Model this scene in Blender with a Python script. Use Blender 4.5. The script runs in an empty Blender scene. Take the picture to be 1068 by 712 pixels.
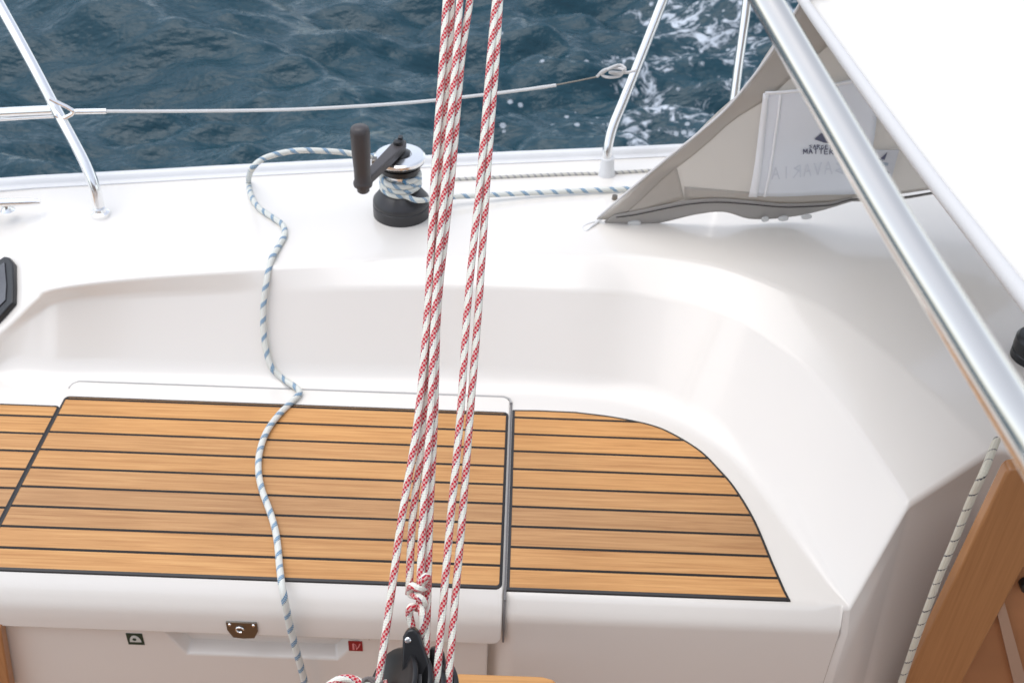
import bpy, bmesh, math, random
import numpy as np
from mathutils import Vector, Matrix, noise
random.seed(7); rng = np.random.default_rng(11)
sc = bpy.context.scene
R = math.radians
# ------------------------------------------------------------------ camera
F = 1180.0; PITCH = R(37.7); ROLL = R(2.1); H = 1.5
cp, sp = math.cos(PITCH), math.sin(PITCH)
FW = Vector((0, cp, -sp)); U0 = Vector((0, sp, cp)); X0 = Vector((1, 0, 0))
RT = X0*math.cos(ROLL) + U0*math.sin(ROLL)
UP = U0*math.cos(ROLL) - X0*math.sin(ROLL)
CAM = Vector((0, 0, H))
cd = bpy.data.cameras.new('camera'); cam = bpy.data.objects.new('camera', cd); sc.collection.objects.link(cam)
cam.matrix_world = Matrix(((RT.x, UP.x, -FW.x, CAM.x), (RT.y, UP.y, -FW.y, CAM.y), (RT.z, UP.z, -FW.z, CAM.z), (0, 0, 0, 1)))
cd.sensor_width = 36; cd.lens = F/1068*36; cd.clip_start = 0.05; cd.clip_end = 6000
cd.dof.use_dof = True; cd.dof.focus_distance = 1.62; cd.dof.aperture_fstop = 8.5
sc.camera = cam
# ------------------------------------------------------------------ light
SUN_EL, SUN_AZ = R(74), R(95)          # azimuth measured from +y towards -x
w = bpy.data.worlds.new('World'); sc.world = w; w.use_nodes = True
nt = w.node_tree; nt.nodes.clear()
sky = nt.nodes.new('ShaderNodeTexSky'); sky.sky_type = 'NISHITA'; sky.sun_disc = False
sky.sun_elevation = SUN_EL; sky.sun_rotation = -SUN_AZ; sky.air_density = 1.0; sky.dust_density = 1.2
hs = nt.nodes.new('ShaderNodeHueSaturation'); hs.inputs['Saturation'].default_value = 0.40
bg = nt.nodes.new('ShaderNodeBackground'); bg.inputs['Strength'].default_value = 0.15
wo = nt.nodes.new('ShaderNodeOutputWorld')
nt.links.new(sky.outputs[0], hs.inputs['Color']); nt.links.new(hs.outputs[0], bg.inputs['Color']); nt.links.new(bg.outputs[0], wo.inputs['Surface'])
sl = bpy.data.lights.new('sun', 'SUN'); sl.energy = 0.5; sl.angle = R(55); sl.color = (1, 0.96, 0.91)
so = bpy.data.objects.new('sun', sl); sc.collection.objects.link(so)
sd = Vector((-math.sin(SUN_AZ)*math.cos(SUN_EL), math.cos(SUN_AZ)*math.cos(SUN_EL), math.sin(SUN_EL)))
so.rotation_euler = sd.to_track_quat('Z', 'Y').to_euler(); so.location = (0, 0, 8)
sc.view_settings.view_transform = 'Standard'; sc.view_settings.look = 'None'
sc.view_settings.gamma = 1.0; sc.view_settings.exposure = 0.95; sc.view_settings.use_curve_mapping = False
# ------------------------------------------------------------------ measuring helpers
def ray(u, v): return (FW + RT*((u-534)/F) - UP*((v-356)/F))
def atz(u, v, z): r = ray(u, v); return CAM + r*((z-H)/r.z)
def aty(u, v, y): r = ray(u, v); return CAM + r*(y/r.y)
def atd(u, v, d): return CAM + ray(u, v)*d
def atpl(u, v, p, n): r = ray(u, v); return CAM + r*((p-CAM).dot(n)/r.dot(n))
# ------------------------------------------------------------------ object helpers
C = sc.collection
def tag(o, label=None, cat=None, group=None, kind=None):
    for k, x in (('label', label), ('category', cat), ('group', group), ('kind', kind)):
        if x: o[k] = x
    return o
def empty(name, loc, label, cat, group=None):
    o = bpy.data.objects.new(name, None); C.objects.link(o); o.location = loc; o.empty_display_size = .05
    return tag(o, label, cat, group)
def link(name, me, m, parent=None, smooth=True, ang=35):
    o = bpy.data.objects.new(name, me); C.objects.link(o)
    if m: me.materials.append(m)
    if smooth:
        me.shade_smooth()
        if ang: me.set_sharp_from_angle(angle=R(ang))
    if parent:
        o.parent = parent
        r = parent; off = Vector((0, 0, 0))
        while r: off += r.location; r = r.parent
        me.transform(Matrix.Translation(-off))
    return o
def obj(name, bm, m, parent=None, smooth=True, ang=35, fixn=True):
    me = bpy.data.meshes.new(name)
    if fixn: bmesh.ops.recalc_face_normals(bm, faces=bm.faces)
    bm.to_mesh(me); bm.free()
    return link(name, me, m, parent, smooth, ang)
def bevel(o, wd, seg=2, ang=30):
    b = o.modifiers.new('bevel', 'BEVEL'); b.width = wd; b.segments = seg; b.limit_method = 'ANGLE'; b.angle_limit = R(ang); return o
def solid(o, th, off=0):
    s = o.modifiers.new('solid', 'SOLIDIFY'); s.thickness = th; s.offset = off; return o
def catmull(P, n, closed=False):
    P = [Vector(p) for p in P]; out = []
    m = len(P)
    Q = [P[0]*2-P[1]] + P + [P[-1]*2-P[-2]]
    for i in range(m-1):
        a, b, c, d = Q[i:i+4]
        for k in range(n):
            t = k/n
            out.append(.5*((2*b)+(c-a)*t+(2*a-5*b+4*c-d)*t*t+(3*b-a-3*c+d)*t**3))
    out.append(P[-1]); return out
def resample(P, step):
    L = [0]
    for a, b in zip(P, P[1:]): L.append(L[-1]+(b-a).length)
    n = max(2, int(L[-1]/step)); out = []; j = 0
    for i in range(n+1):
        s = L[-1]*i/n
        while j < len(L)-2 and L[j+1] < s: j += 1
        t = (s-L[j])/max(1e-9, L[j+1]-L[j]); out.append(P[j].lerp(P[j+1], min(1, t)))
    return out
def tube(bm, P, r, seg=12, caps=True, uv=False, taper=None, v0=0.0):
    """tube along points with uv = (around, metres along)"""
    uvl = bm.loops.layers.uv.verify() if uv else None
    P = [Vector(p) for p in P]; n = len(P)
    T = [(P[min(i+1, n-1)]-P[max(i-1, 0)]).normalized() for i in range(n)]
    a = Vector((0, 0, 1)) if abs(T[0].z) < .9 else Vector((1, 0, 0))
    N = (a - T[0]*a.dot(T[0])).normalized(); rings = []; s = v0; S = []
    for i in range(n):
        N = (N - T[i]*N.dot(T[i])).normalized(); B = T[i].cross(N)
        rr = r if taper is None else r*taper(i/(n-1))
        rings.append([bm.verts.new(P[i]+(N*math.cos(2*math.pi*k/seg)+B*math.sin(2*math.pi*k/seg))*rr) for k in range(seg)])
        if i: s += (P[i]-P[i-1]).length
        S.append(s)
    for i in range(n-1):
        for k in range(seg):
            f = bm.faces.new((rings[i][k], rings[i][(k+1) % seg], rings[i+1][(k+1) % seg], rings[i+1][k]))
            if uv:
                for l, q in zip(f.loops, ((k/seg, S[i]), ((k+1)/seg, S[i]), ((k+1)/seg, S[i+1]), (k/seg, S[i+1]))): l[uvl].uv = q
    if caps:
        bm.faces.new(rings[0][::-1]); bm.faces.new(rings[-1])
    return bm
def lathe(bm, prof, c, seg=40, axis=None):
    """prof = [(r,z)], closed at the ends when r = 0"""
    M = Matrix.Identity(3) if axis is None else Vector(axis).normalized().to_track_quat('Z', 'Y').to_matrix()
    c = Vector(c); rings = []
    for r, z in prof:
        if r < 1e-6: rings.append([bm.verts.new(c + M@Vector((0, 0, z)))])
        else: rings.append([bm.verts.new(c + M@Vector((r*math.cos(2*math.pi*k/seg), r*math.sin(2*math.pi*k/seg), z))) for k in range(seg)])
    for A, B in zip(rings, rings[1:]):
        for k in range(seg):
            k2 = (k+1) % seg
            if len(A) == 1 and len(B) == 1: continue
            if len(A) == 1: bm.faces.new((A[0], B[k], B[k2]))
            elif len(B) == 1: bm.faces.new((A[k], A[k2], B[0]))
            else: bm.faces.new((A[k], A[k2], B[k2], B[k]))
    return bm
def box(bm, c, s, M=None):
    c = Vector(c); vs = []
    for x in (-.5, .5):
        for y in (-.5, .5):
            for z in (-.5, .5):
                p = Vector((x*s[0], y*s[1], z*s[2]))
                if M: p = M@p
                vs.append(bm.verts.new(c+p))
    for f in ((0, 1, 3, 2), (4, 6, 7, 5), (0, 4, 5, 1), (2, 3, 7, 6), (0, 2, 6, 4), (1, 5, 7, 3)): bm.faces.new([vs[i] for i in f])
    return bm
def prism(bm, pts, d):
    """closed outline pts (Vectors) extruded by vector d"""
    a = [bm.verts.new(p) for p in pts]; b = [bm.verts.new(Vector(p)+d) for p in pts]
    bm.faces.new(a[::-1]); bm.faces.new(b); n = len(a)
    for i in range(n): bm.faces.new((a[i], a[(i+1) % n], b[(i+1) % n], b[i]))
    return bm
def grid(bm, rows):
    V = [[bm.verts.new(p) for p in r] for r in rows]
    for A, B in zip(V, V[1:]):
        for i in range(len(A)-1): bm.faces.new((A[i], A[i+1], B[i+1], B[i]))
    return V
# ------------------------------------------------------------------ materials
def mat(name, col, rough=.5, metal=0, bump=0, bscale=200, coat=0, spec=.5, var=0, vscale=6, trans=0, thru=0):
    m = bpy.data.materials.new(name); m.use_nodes = True; n = m.node_tree; b = n.nodes['Principled BSDF']
    b.inputs['Base Color'].default_value = (*col, 1); b.inputs['Roughness'].default_value = rough
    b.inputs['Metallic'].default_value = metal; b.inputs['Coat Weight'].default_value = coat
    b.inputs['Coat Roughness'].default_value = .08; b.inputs['Specular IOR Level'].default_value = spec
    tc = n.nodes.new('ShaderNodeTexCoord')
    if bump:
        z = n.nodes.new('ShaderNodeTexNoise'); z.inputs['Scale'].default_value = bscale; z.inputs['Detail'].default_value = 3
        bp = n.nodes.new('ShaderNodeBump'); bp.inputs['Strength'].default_value = bump; bp.inputs['Distance'].default_value = .001
        n.links.new(tc.outputs['Object'], z.inputs['Vector']); n.links.new(z.outputs[0], bp.inputs['Height']); n.links.new(bp.outputs[0], b.inputs['Normal'])
    if var:
        z = n.nodes.new('ShaderNodeTexNoise'); z.inputs['Scale'].default_value = vscale; z.inputs['Detail'].default_value = 5
        mx = n.nodes.new('ShaderNodeMix'); mx.data_type = 'RGBA'; mx.inputs[6].default_value = (*[c*(1-var) for c in col], 1); mx.inputs[7].default_value = (*[min(1, c*(1+var)) for c in col], 1)
        n.links.new(tc.outputs['Object'], z.inputs['Vector']); n.links.new(z.outputs[0], mx.inputs[0]); n.links.new(mx.outputs[2], b.inputs['Base Color'])
        mr = n.nodes.new('ShaderNodeMapRange'); mr.inputs['To Min'].default_value = rough*.75; mr.inputs['To Max'].default_value = min(1, rough*1.3)
        n.links.new(z.outputs[0], mr.inputs['Value']); n.links.new(mr.outputs[0], b.inputs['Roughness'])
    if thru:
        t = n.nodes.new('ShaderNodeBsdfTranslucent'); t.inputs[0].default_value = (*col, 1)
        ms = n.nodes.new('ShaderNodeMixShader'); ms.inputs[0].default_value = thru
        n.links.new(b.outputs[0], ms.inputs[1]); n.links.new(t.outputs[0], ms.inputs[2]); n.links.new(ms.outputs[0], n.nodes['Material Output'].inputs[0])
    return m
M = {}
M['gel'] = mat('gelcoat', (.79, .752, .695), .22, coat=.5, var=.015, vscale=3, bump=.04, bscale=60)
M['rail'] = mat('rail_white', (.74, .74, .74), .35, var=.05, vscale=20)
M['plain'] = mat('white_plastic', (.72, .72, .71), .4)
M['steel'] = mat('polished_steel', (.72, .69, .64), .05, metal=1, bump=.015, bscale=40)
M['steelw'] = mat('satin_steel', (.88, .88, .88), .2, metal=1, bump=.03, bscale=40)
M['dsteel'] = mat('latch_steel', (.20, .18, .155), .3, metal=1)
M['black'] = mat('black_plastic', (.012, .012, .013), .30, var=.3, vscale=30)
M['blk2'] = mat('winch_anodised', (.030, .029, .031), .36, var=.15, vscale=40, bump=.05, bscale=300)
M['grip'] = mat('handle_grip', (.055, .048, .048), .42, bump=.15, bscale=400)
M['caulk'] = mat('caulk', (.018, .017, .018), .5)
M['canvas'] = mat('beige_canvas', (.78, .745, .70), .9, bump=.4, bscale=900, thru=.6, var=.05, vscale=8)
M['hem'] = mat('beige_hem', (.73, .70, .66), .9, bump=.4, bscale=900, thru=.55, var=.05, vscale=8)
M['pocket'] = mat('vinyl_pocket', (.86, .90, .96), .5, bump=.1, bscale=30, thru=.08, var=.03, vscale=8)
M['pockedge'] = mat('pocket_binding', (.92, .94, .97), .6)
M['white_vinyl'] = mat('white_vinyl', (.78, .76, .72), .55, bump=.25, bscale=500, var=.02, vscale=4)
M['piping'] = mat('piping', (.62, .61, .60), .7, bump=.2, bscale=600)
M['ink'] = mat('navy_ink', (.10, .11, .18), .6)
M['ghost'] = mat('embossed_ink', (.72, .76, .83), .4)
M['tagw'] = mat('tag_white', (.6, .62, .66), .6)
M['wire'] = mat('lifeline_cover', (.62, .62, .61), .4, var=.1, vscale=60)
M['green'] = mat('sticker_green', (.005, .035, .02), .4)
M['red'] = mat('sticker_red', (.30, .006, .012), .4)
M['stkw'] = mat('sticker_white', (.6, .62, .58), .5)
M['stkr'] = mat('sticker_pink', (.7, .25, .25), .5)
M['sole'] = mat('sole', (.34, .17, .075), .5, var=.15, vscale=10)
M['skirt'] = mat('skirt', (.46, .435, .41), .9, bump=.4, bscale=900, thru=.2)
M['grey'] = mat('groove_grey', (.42, .41, .40), .6)

def N_(n, t, **k):
    x = n.nodes.new(t)
    for a, b in k.items(): setattr(x, a, b)
    return x
def math_(n, op, a, b=None, c=None):
    x = n.nodes.new('ShaderNodeMath'); x.operation = op
    for i, q in enumerate((a, b, c)):
        if q is None: continue
        if isinstance(q, (int, float)): x.inputs[i].default_value = q
        else: n.links.new(q, x.inputs[i])
    return x.outputs[0]
def mixc(n, f, a, b):
    x = n.nodes.new('ShaderNodeMix'); x.data_type = 'RGBA'
    for i, q in ((0, f), (6, a), (7, b)):
        if isinstance(q, (int, float)): x.inputs[i].default_value = q
        elif isinstance(q, tuple): x.inputs[i].default_value = (*q, 1)
        else: n.links.new(q, x.inputs[i])
    return x.outputs[2]
def rope_mat(name, base, stripe, edge, pitch, width, cells, cell_len, fill=.5, starts=1, edgew=.05):
    m = bpy.data.materials.new(name); m.use_nodes = True; n = m.node_tree; b = n.nodes['Principled BSDF']
    b.inputs['Roughness'].default_value = .8; b.inputs['Sheen Weight'].default_value = .15
    uv = N_(n, 'ShaderNodeUVMap'); s = N_(n, 'ShaderNodeSeparateXYZ'); n.links.new(uv.outputs[0], s.inputs[0])
    u, v = s.outputs[0], s.outputs[1]
    wob = N_(n, 'ShaderNodeTexNoise'); wob.inputs['Scale'].default_value = 9; n.links.new(uv.outputs[0], wob.inputs['Vector'])
    h = math_(n, 'FRACT', math_(n, 'ADD', math_(n, 'ADD', math_(n, 'MULTIPLY', u, -float(starts)), math_(n, 'DIVIDE', v, pitch)), math_(n, 'MULTIPLY', wob.outputs[0], .12)))
    cx = math_(n, 'FLOOR', math_(n, 'MULTIPLY', u, float(cells))); cy = math_(n, 'FLOOR', math_(n, 'DIVIDE', v, cell_len))
    chk = math_(n, 'MODULO', math_(n, 'ADD', cx, math_(n, 'ADD', cy, 4000.0)), 2.0)
    on = math_(n, 'LESS_THAN', h, width); ed = math_(n, 'MULTIPLY', math_(n, 'GREATER_THAN', h, width), math_(n, 'LESS_THAN', h, width+edgew))
    dots = math_(n, 'MULTIPLY', on, math_(n, 'MAXIMUM', math_(n, 'LESS_THAN', chk, .5), fill))
    edd = math_(n, 'MULTIPLY', ed, math_(n, 'LESS_THAN', chk, .5))
    nz = N_(n, 'ShaderNodeTexNoise'); nz.inputs['Scale'].default_value = 40; n.links.new(uv.outputs[0], nz.inputs['Vector'])
    c0 = mixc(n, nz.outputs[0], base, tuple(x*.82 for x in base[:2])+(base[2]*.70,))
    c1 = mixc(n, dots, c0, stripe); c2 = mixc(n, edd, c1, edge)
    n.links.new(c2, b.inputs['Base Color'])
    # braid relief
    hx = math_(n, 'SINE', math_(n, 'ADD', math_(n, 'MULTIPLY', u, cells*math.pi), math_(n, 'MULTIPLY', v, math.pi/cell_len)))
    hy = math_(n, 'SINE', math_(n, 'SUBTRACT', math_(n, 'MULTIPLY', u, cells*math.pi), math_(n, 'MULTIPLY', v, math.pi/cell_len)))
    bp = N_(n, 'ShaderNodeBump'); bp.inputs['Strength'].default_value = .6; bp.inputs['Distance'].default_value = .0006
    n.links.new(math_(n, 'MULTIPLY', hx, hy), bp.inputs['Height']); n.links.new(bp.outputs[0], b.inputs['Normal'])
    return m
M['rope_red'] = rope_mat('rope_red', (.87, .86, .81), (.52, .003, .022), (.02, .04, .16), .040, .50, 10, .0033, fill=.50, starts=2)
M['rope_blue'] = rope_mat('rope_blue', (.80, .81, .80), (.06, .22, .40), (.03, .08, .13), .034, .27, 16, .0022, fill=.45)
M['rope_white'] = rope_mat('rope_white', (.68, .64, .56), (.05, .05, .06), (.05, .05, .06), .034, .05, 10, .004, fill=1.0, starts=1)
M['rope_grey'] = rope_mat('rope_grey', (.66, .64, .61), (.35, .34, .34), (.3, .3, .3), .016, .3, 8, .004, fill=1.0)

def teak_mat(name, seams=True, gloss=.6, dark=1.0, axis_rot=0.0, ystart=0, pitch=.05):
    m = bpy.data.materials.new(name); m.use_nodes = True; n = m.node_tree; b = n.nodes['Principled BSDF']
    tc = N_(n, 'ShaderNodeTexCoord'); g = N_(n, 'ShaderNodeNewGeometry'); s = N_(n, 'ShaderNodeSeparateXYZ'); n.links.new(g.outputs['Position'], s.inputs[0])
    x, y = s.outputs[0], s.outputs[1]
    q = math_(n, 'DIVIDE', math_(n, 'SUBTRACT', y, ystart), pitch); idx = math_(n, 'FLOOR', q); fr = math_(n, 'FRACT', q)
    wn = N_(n, 'ShaderNodeTexWhiteNoise', noise_dimensions='1D'); n.links.new(math_(n, 'ADD', idx, .37), wn.inputs['W'])
    cmb = N_(n, 'ShaderNodeCombineXYZ'); n.links.new(math_(n, 'ADD', math_(n, 'MULTIPLY', x, 5.0), math_(n, 'MULTIPLY', wn.outputs[0], 40.0)), cmb.inputs[0])
    n.links.new(math_(n, 'MULTIPLY', y, 170.0), cmb.inputs[1]); n.links.new(s.outputs[2], cmb.inputs[2])
    g1 = N_(n, 'ShaderNodeTexNoise'); g1.inputs['Scale'].default_value = 1.0; g1.inputs['Detail'].default_value = 6; g1.inputs['Roughness'].default_value = .62; g1.inputs['Distortion'].default_value = .4
    n.links.new(cmb.outputs[0], g1.inputs['Vector'])
    cm2 = N_(n, 'ShaderNodeCombineXYZ'); n.links.new(math_(n, 'MULTIPLY', x, 30.0), cm2.inputs[0]); n.links.new(math_(n, 'MULTIPLY', y, 700.0), cm2.inputs[1])
    g2 = N_(n, 'ShaderNodeTexNoise'); g2.inputs['Scale'].default_value = 1.0; g2.inputs['Detail'].default_value = 4; n.links.new(cm2.outputs[0], g2.inputs['Vector'])
    big = N_(n, 'ShaderNodeTexNoise'); big.inputs['Scale'].default_value = 3.5; n.links.new(g.outputs['Position'], big.inputs['Vector'])
    rp = N_(n, 'ShaderNodeValToRGB'); n.links.new(g1.outputs[0], rp.inputs[0])
    d = dark
    rp.color_ramp.elements[0].position = .3; rp.color_ramp.elements[0].color = (.39*d, .190*d, .074*d, 1)
    rp.color_ramp.elements[1].position = .72; rp.color_ramp.elements[1].color = (.60*d, .338*d, .145*d, 1)
    e = rp.color_ramp.elements.new(.5); e.color = (.50*d, .262*d, .108*d, 1)
    hv = N_(n, 'ShaderNodeHueSaturation'); n.links.new(rp.outputs[0], hv.inputs['Color'])
    n.links.new(math_(n, 'ADD', .72, math_(n, 'ADD', math_(n, 'MULTIPLY', wn.outputs[0], .42), math_(n, 'ADD', math_(n, 'MULTIPLY', g2.outputs[0], .14), math_(n, 'MULTIPLY', math_(n, 'SUBTRACT', big.outputs[0], .5), .45)))), hv.inputs['Value'])
    n.links.new(math_(n, 'ADD', .93, math_(n, 'MULTIPLY', wn.outputs[0], .12)), hv.inputs['Saturation'])
    col = hv.outputs[0]; hgt = math_(n, 'MULTIPLY', g2.outputs[0], .25)
    if seams:
        sw = .0058/pitch
        sm = math_(n, 'LESS_THAN', fr, sw)
        col = mixc(n, sm, col, (.016, .014, .013)); hgt = math_(n, 'SUBTRACT', hgt, sm)
    n.links.new(col, b.inputs['Base Color']); b.inputs['Roughness'].default_value = gloss; b.inputs['Specular IOR Level'].default_value = .3
    bp = N_(n, 'ShaderNodeBump'); bp.inputs['Strength'].default_value = .35; bp.inputs['Distance'].default_value = .001
    n.links.new(hgt, bp.inputs['Height']); n.links.new(bp.outputs[0], b.inputs['Normal'])
    return m
ys = [atz(531, v, .006).y for v in (433.6, 591)]
PPITCH = (ys[0]-ys[1])/8; YS = ys[0]-.0029
M['teak'] = teak_mat('teak', pitch=PPITCH, ystart=YS)
def varnish_mat():
    m = bpy.data.materials.new('varnished_wood'); m.use_nodes = True; n = m.node_tree; b = n.nodes['Principled BSDF']
    tc = N_(n, 'ShaderNodeTexCoord'); mp = N_(n, 'ShaderNodeMapping'); mp.inputs['Scale'].default_value = (180, 60, 5); n.links.new(tc.outputs['Object'], mp.inputs[0])
    z = N_(n, 'ShaderNodeTexNoise'); z.inputs['Scale'].default_value = 1; z.inputs['Detail'].default_value = 6; n.links.new(mp.outputs[0], z.inputs['Vector'])
    n.links.new(mixc(n, z.outputs[0], (.32, .135, .046), (.52, .250, .100)), b.inputs['Base Color']); b.inputs['Roughness'].default_value = .35; b.inputs['Coat Weight'].default_value = .35; b.inputs['Coat Roughness'].default_value = .2
    return m
M['varnish'] = varnish_mat()
# ------------------------------------------------------------------ water
WZ = -.85
def water():
    nx, ny = 860, 760
    tx = np.linspace(-1, 1, nx); ty = np.linspace(-1, 1, ny)
    xs = .3 + 1.3*np.sinh(7.6*tx); ysx = 4.6 + 1.1*np.sinh(7.8*ty)
    X, Y = np.meshgrid(xs, ysx)
    wx = .2*np.sin(.7*X+1.3*Y+1)+.12*np.sin(1.9*X-1.1*Y); wy = .2*np.sin(1.1*X+.5*Y+2)+.1*np.sin(-1.5*X+2.1*Y)
    Z = np.zeros_like(X); r = np.hypot(X-.3, Y-4.6)
    for lam, amp, nn in ((2.4, .060, 5), (1.2, .045, 8), (.6, .030, 12), (.3, .0165, 20), (.17, .0065, 18)):
        fade = np.clip(1.5-r/(lam*14), 0, 1)
        for k in range(nn):
            th = R(78)+rng.normal()*.5; L = lam*rng.uniform(.75, 1.3); ph = rng.uniform(0, 6.28); kk = 2*np.pi/L
            a = kk*((X+wx*.5)*np.cos(th)+(Y+wy*.5)*np.sin(th))+ph
            env = .5+.5*np.sin(kk*.23*(X*np.cos(th+1.5)+Y*np.sin(th+1.5))+ph*3)*np.sin(kk*.17*(X*np.cos(th)+Y*np.sin(th))+ph)
            Z += fade*amp*(1-2*np.abs(np.sin(a/2))**1.35)*env*.75
    Z += WZ
    co = np.stack([X, Y, Z], -1).reshape(-1, 3).astype(np.float32)
    i = np.arange(ny-1)[:, None]*nx+np.arange(nx-1)[None, :]
    q = np.stack([i, i+1, i+nx+1, i+nx], -1).reshape(-1)
    me = bpy.data.meshes.new('water'); me.vertices.add(len(co)); me.vertices.foreach_set('co', co.ravel())
    nf = (ny-1)*(nx-1); me.loops.add(nf*4); me.polygons.add(nf)
    me.polygons.foreach_set('loop_start', np.arange(nf)*4); me.polygons.foreach_set('loop_total', np.full(nf, 4)); me.loops.foreach_set('vertex_index', q)
    me.update(calc_edges=True)
    m = bpy.data.materials.new('sea_water'); m.use_nodes = True; n = m.node_tree; b = n.nodes['Principled BSDF']
    g = N_(n, 'ShaderNodeNewGeometry'); s = N_(n, 'ShaderNodeSeparateXYZ'); n.links.new(g.outputs['Position'], s.inputs[0]); x, y, z = s.outputs
    def ns(scale, det=4, rough=.55, dist=0, vec=None):
        t = N_(n, 'ShaderNodeTexNoise'); t.inputs['Scale'].default_value = scale; t.inputs['Detail'].default_value = det; t.inputs['Roughness'].default_value = rough; t.inputs['Distortion'].default_value = dist
        n.links.new(vec or g.outputs['Position'], t.inputs['Vector']); return t.outputs[0]
    # foam: lacy patches of a wake off the bow side, right of the shrouds
    area = math_(n, 'MULTIPLY', math_(n, 'SMOOTH_MIN', 1.0, math_(n, 'MAXIMUM', 0.0, math_(n, 'MULTIPLY', math_(n, 'SUBTRACT', x, -.15), 1.5)), .1),
                 math_(n, 'MAXIMUM', 0.0, math_(n, 'MINIMUM', 1.0, math_(n, 'SUBTRACT', 7.2, y))))
    mpv = N_(n, 'ShaderNodeMapping'); mpv.inputs['Scale'].default_value = (1.0, 1.5, 1); mpv.inputs['Rotation'].default_value = (0, 0, .35); n.links.new(g.outputs['Position'], mpv.inputs[0])
    patch = ns(1.5, 3, .5, .6, mpv.outputs[0]); lace = ns(7.5, 6, .68, 1.3, mpv.outputs[0])
    vo = N_(n, 'ShaderNodeTexVoronoi', feature='DISTANCE_TO_EDGE'); vo.inputs['Scale'].default_value = 8
    dv = N_(n, 'ShaderNodeVectorMath', operation='ADD'); nz3 = N_(n, 'ShaderNodeTexNoise'); nz3.inputs['Scale'].default_value = 5; nz3.inputs['Detail'].default_value = 4; n.links.new(mpv.outputs[0], nz3.inputs['Vector'])
    sc3 = N_(n, 'ShaderNodeVectorMath', operation='SCALE'); sc3.inputs['Scale'].default_value = .45; n.links.new(nz3.outputs[1], sc3.inputs[0]); n.links.new(mpv.outputs[0], dv.inputs[0]); n.links.new(sc3.outputs[0], dv.inputs[1]); n.links.new(dv.outputs[0], vo.inputs['Vector'])
    web = math_(n, 'SUBTRACT', .16, vo.outputs['Distance'])
    score = math_(n, 'ADD', math_(n, 'ADD', math_(n, 'MULTIPLY', math_(n, 'SUBTRACT', patch, .5), 2.0), math_(n, 'MULTIPLY', math_(n, 'SUBTRACT', lace, .5), 2.6)), math_(n, 'MULTIPLY', web, .7))
    score = math_(n, 'ADD', score, math_(n, 'MULTIPLY', math_(n, 'SUBTRACT', area, 1.0), 2.4))
    mr = N_(n, 'ShaderNodeMapRange', interpolation_type='SMOOTHSTEP'); mr.inputs['From Min'].default_value = .12; mr.inputs['From Max'].default_value = .50; n.links.new(score, mr.inputs['Value'])
    # bubbles
    vb = N_(n, 'ShaderNodeTexVoronoi'); vb.inputs['Scale'].default_value = 13; n.links.new(g.outputs['Position'], vb.inputs['Vector'])
    bub = math_(n, 'MULTIPLY', math_(n, 'LESS_THAN', vb.outputs['Distance'], math_(n, 'MULTIPLY', lace, .34)), math_(n, 'MULTIPLY', math_(n, 'GREATER_THAN', patch, .50), math_(n, 'GREATER_THAN', area, .05)))
    foam = math_(n, 'MAXIMUM', mr.outputs[0], math_(n, 'MULTIPLY', bub, .65))
    deep = mixc(n, ns(.8, 2), (.006, .036, .054), (.014, .060, .084))
    n.links.new(mixc(n, foam, deep, (.55, .60, .66)), b.inputs['Base Color'])
    n.links.new(math_(n, 'ADD', .09, math_(n, 'MULTIPLY', foam, .6)), b.inputs['Roughness']); b.inputs['IOR'].default_value = 1.34
    mpb = N_(n, 'ShaderNodeMapping'); mpb.inputs['Scale'].default_value = (1, 2.6, 1); n.links.new(g.outputs['Position'], mpb.inputs[0])
    hh = math_(n, 'ADD', math_(n, 'ADD', math_(n, 'MULTIPLY', ns(4.5, 4, .5, .0, mpb.outputs[0]), .026), math_(n, 'MULTIPLY', ns(13, 3, .5, .0, mpb.outputs[0]), .016)), math_(n, 'MULTIPLY', foam, .006))
    bp = N_(n, 'ShaderNodeBump'); bp.inputs['Strength'].default_value = .8; bp.inputs['Distance'].default_value = 1.0; n.links.new(hh, bp.inputs['Height']); n.links.new(bp.outputs[0], b.inputs['Normal'])
    o = link('water', me, m, None, True, None); tag(o, kind='structure')
water()
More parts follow.
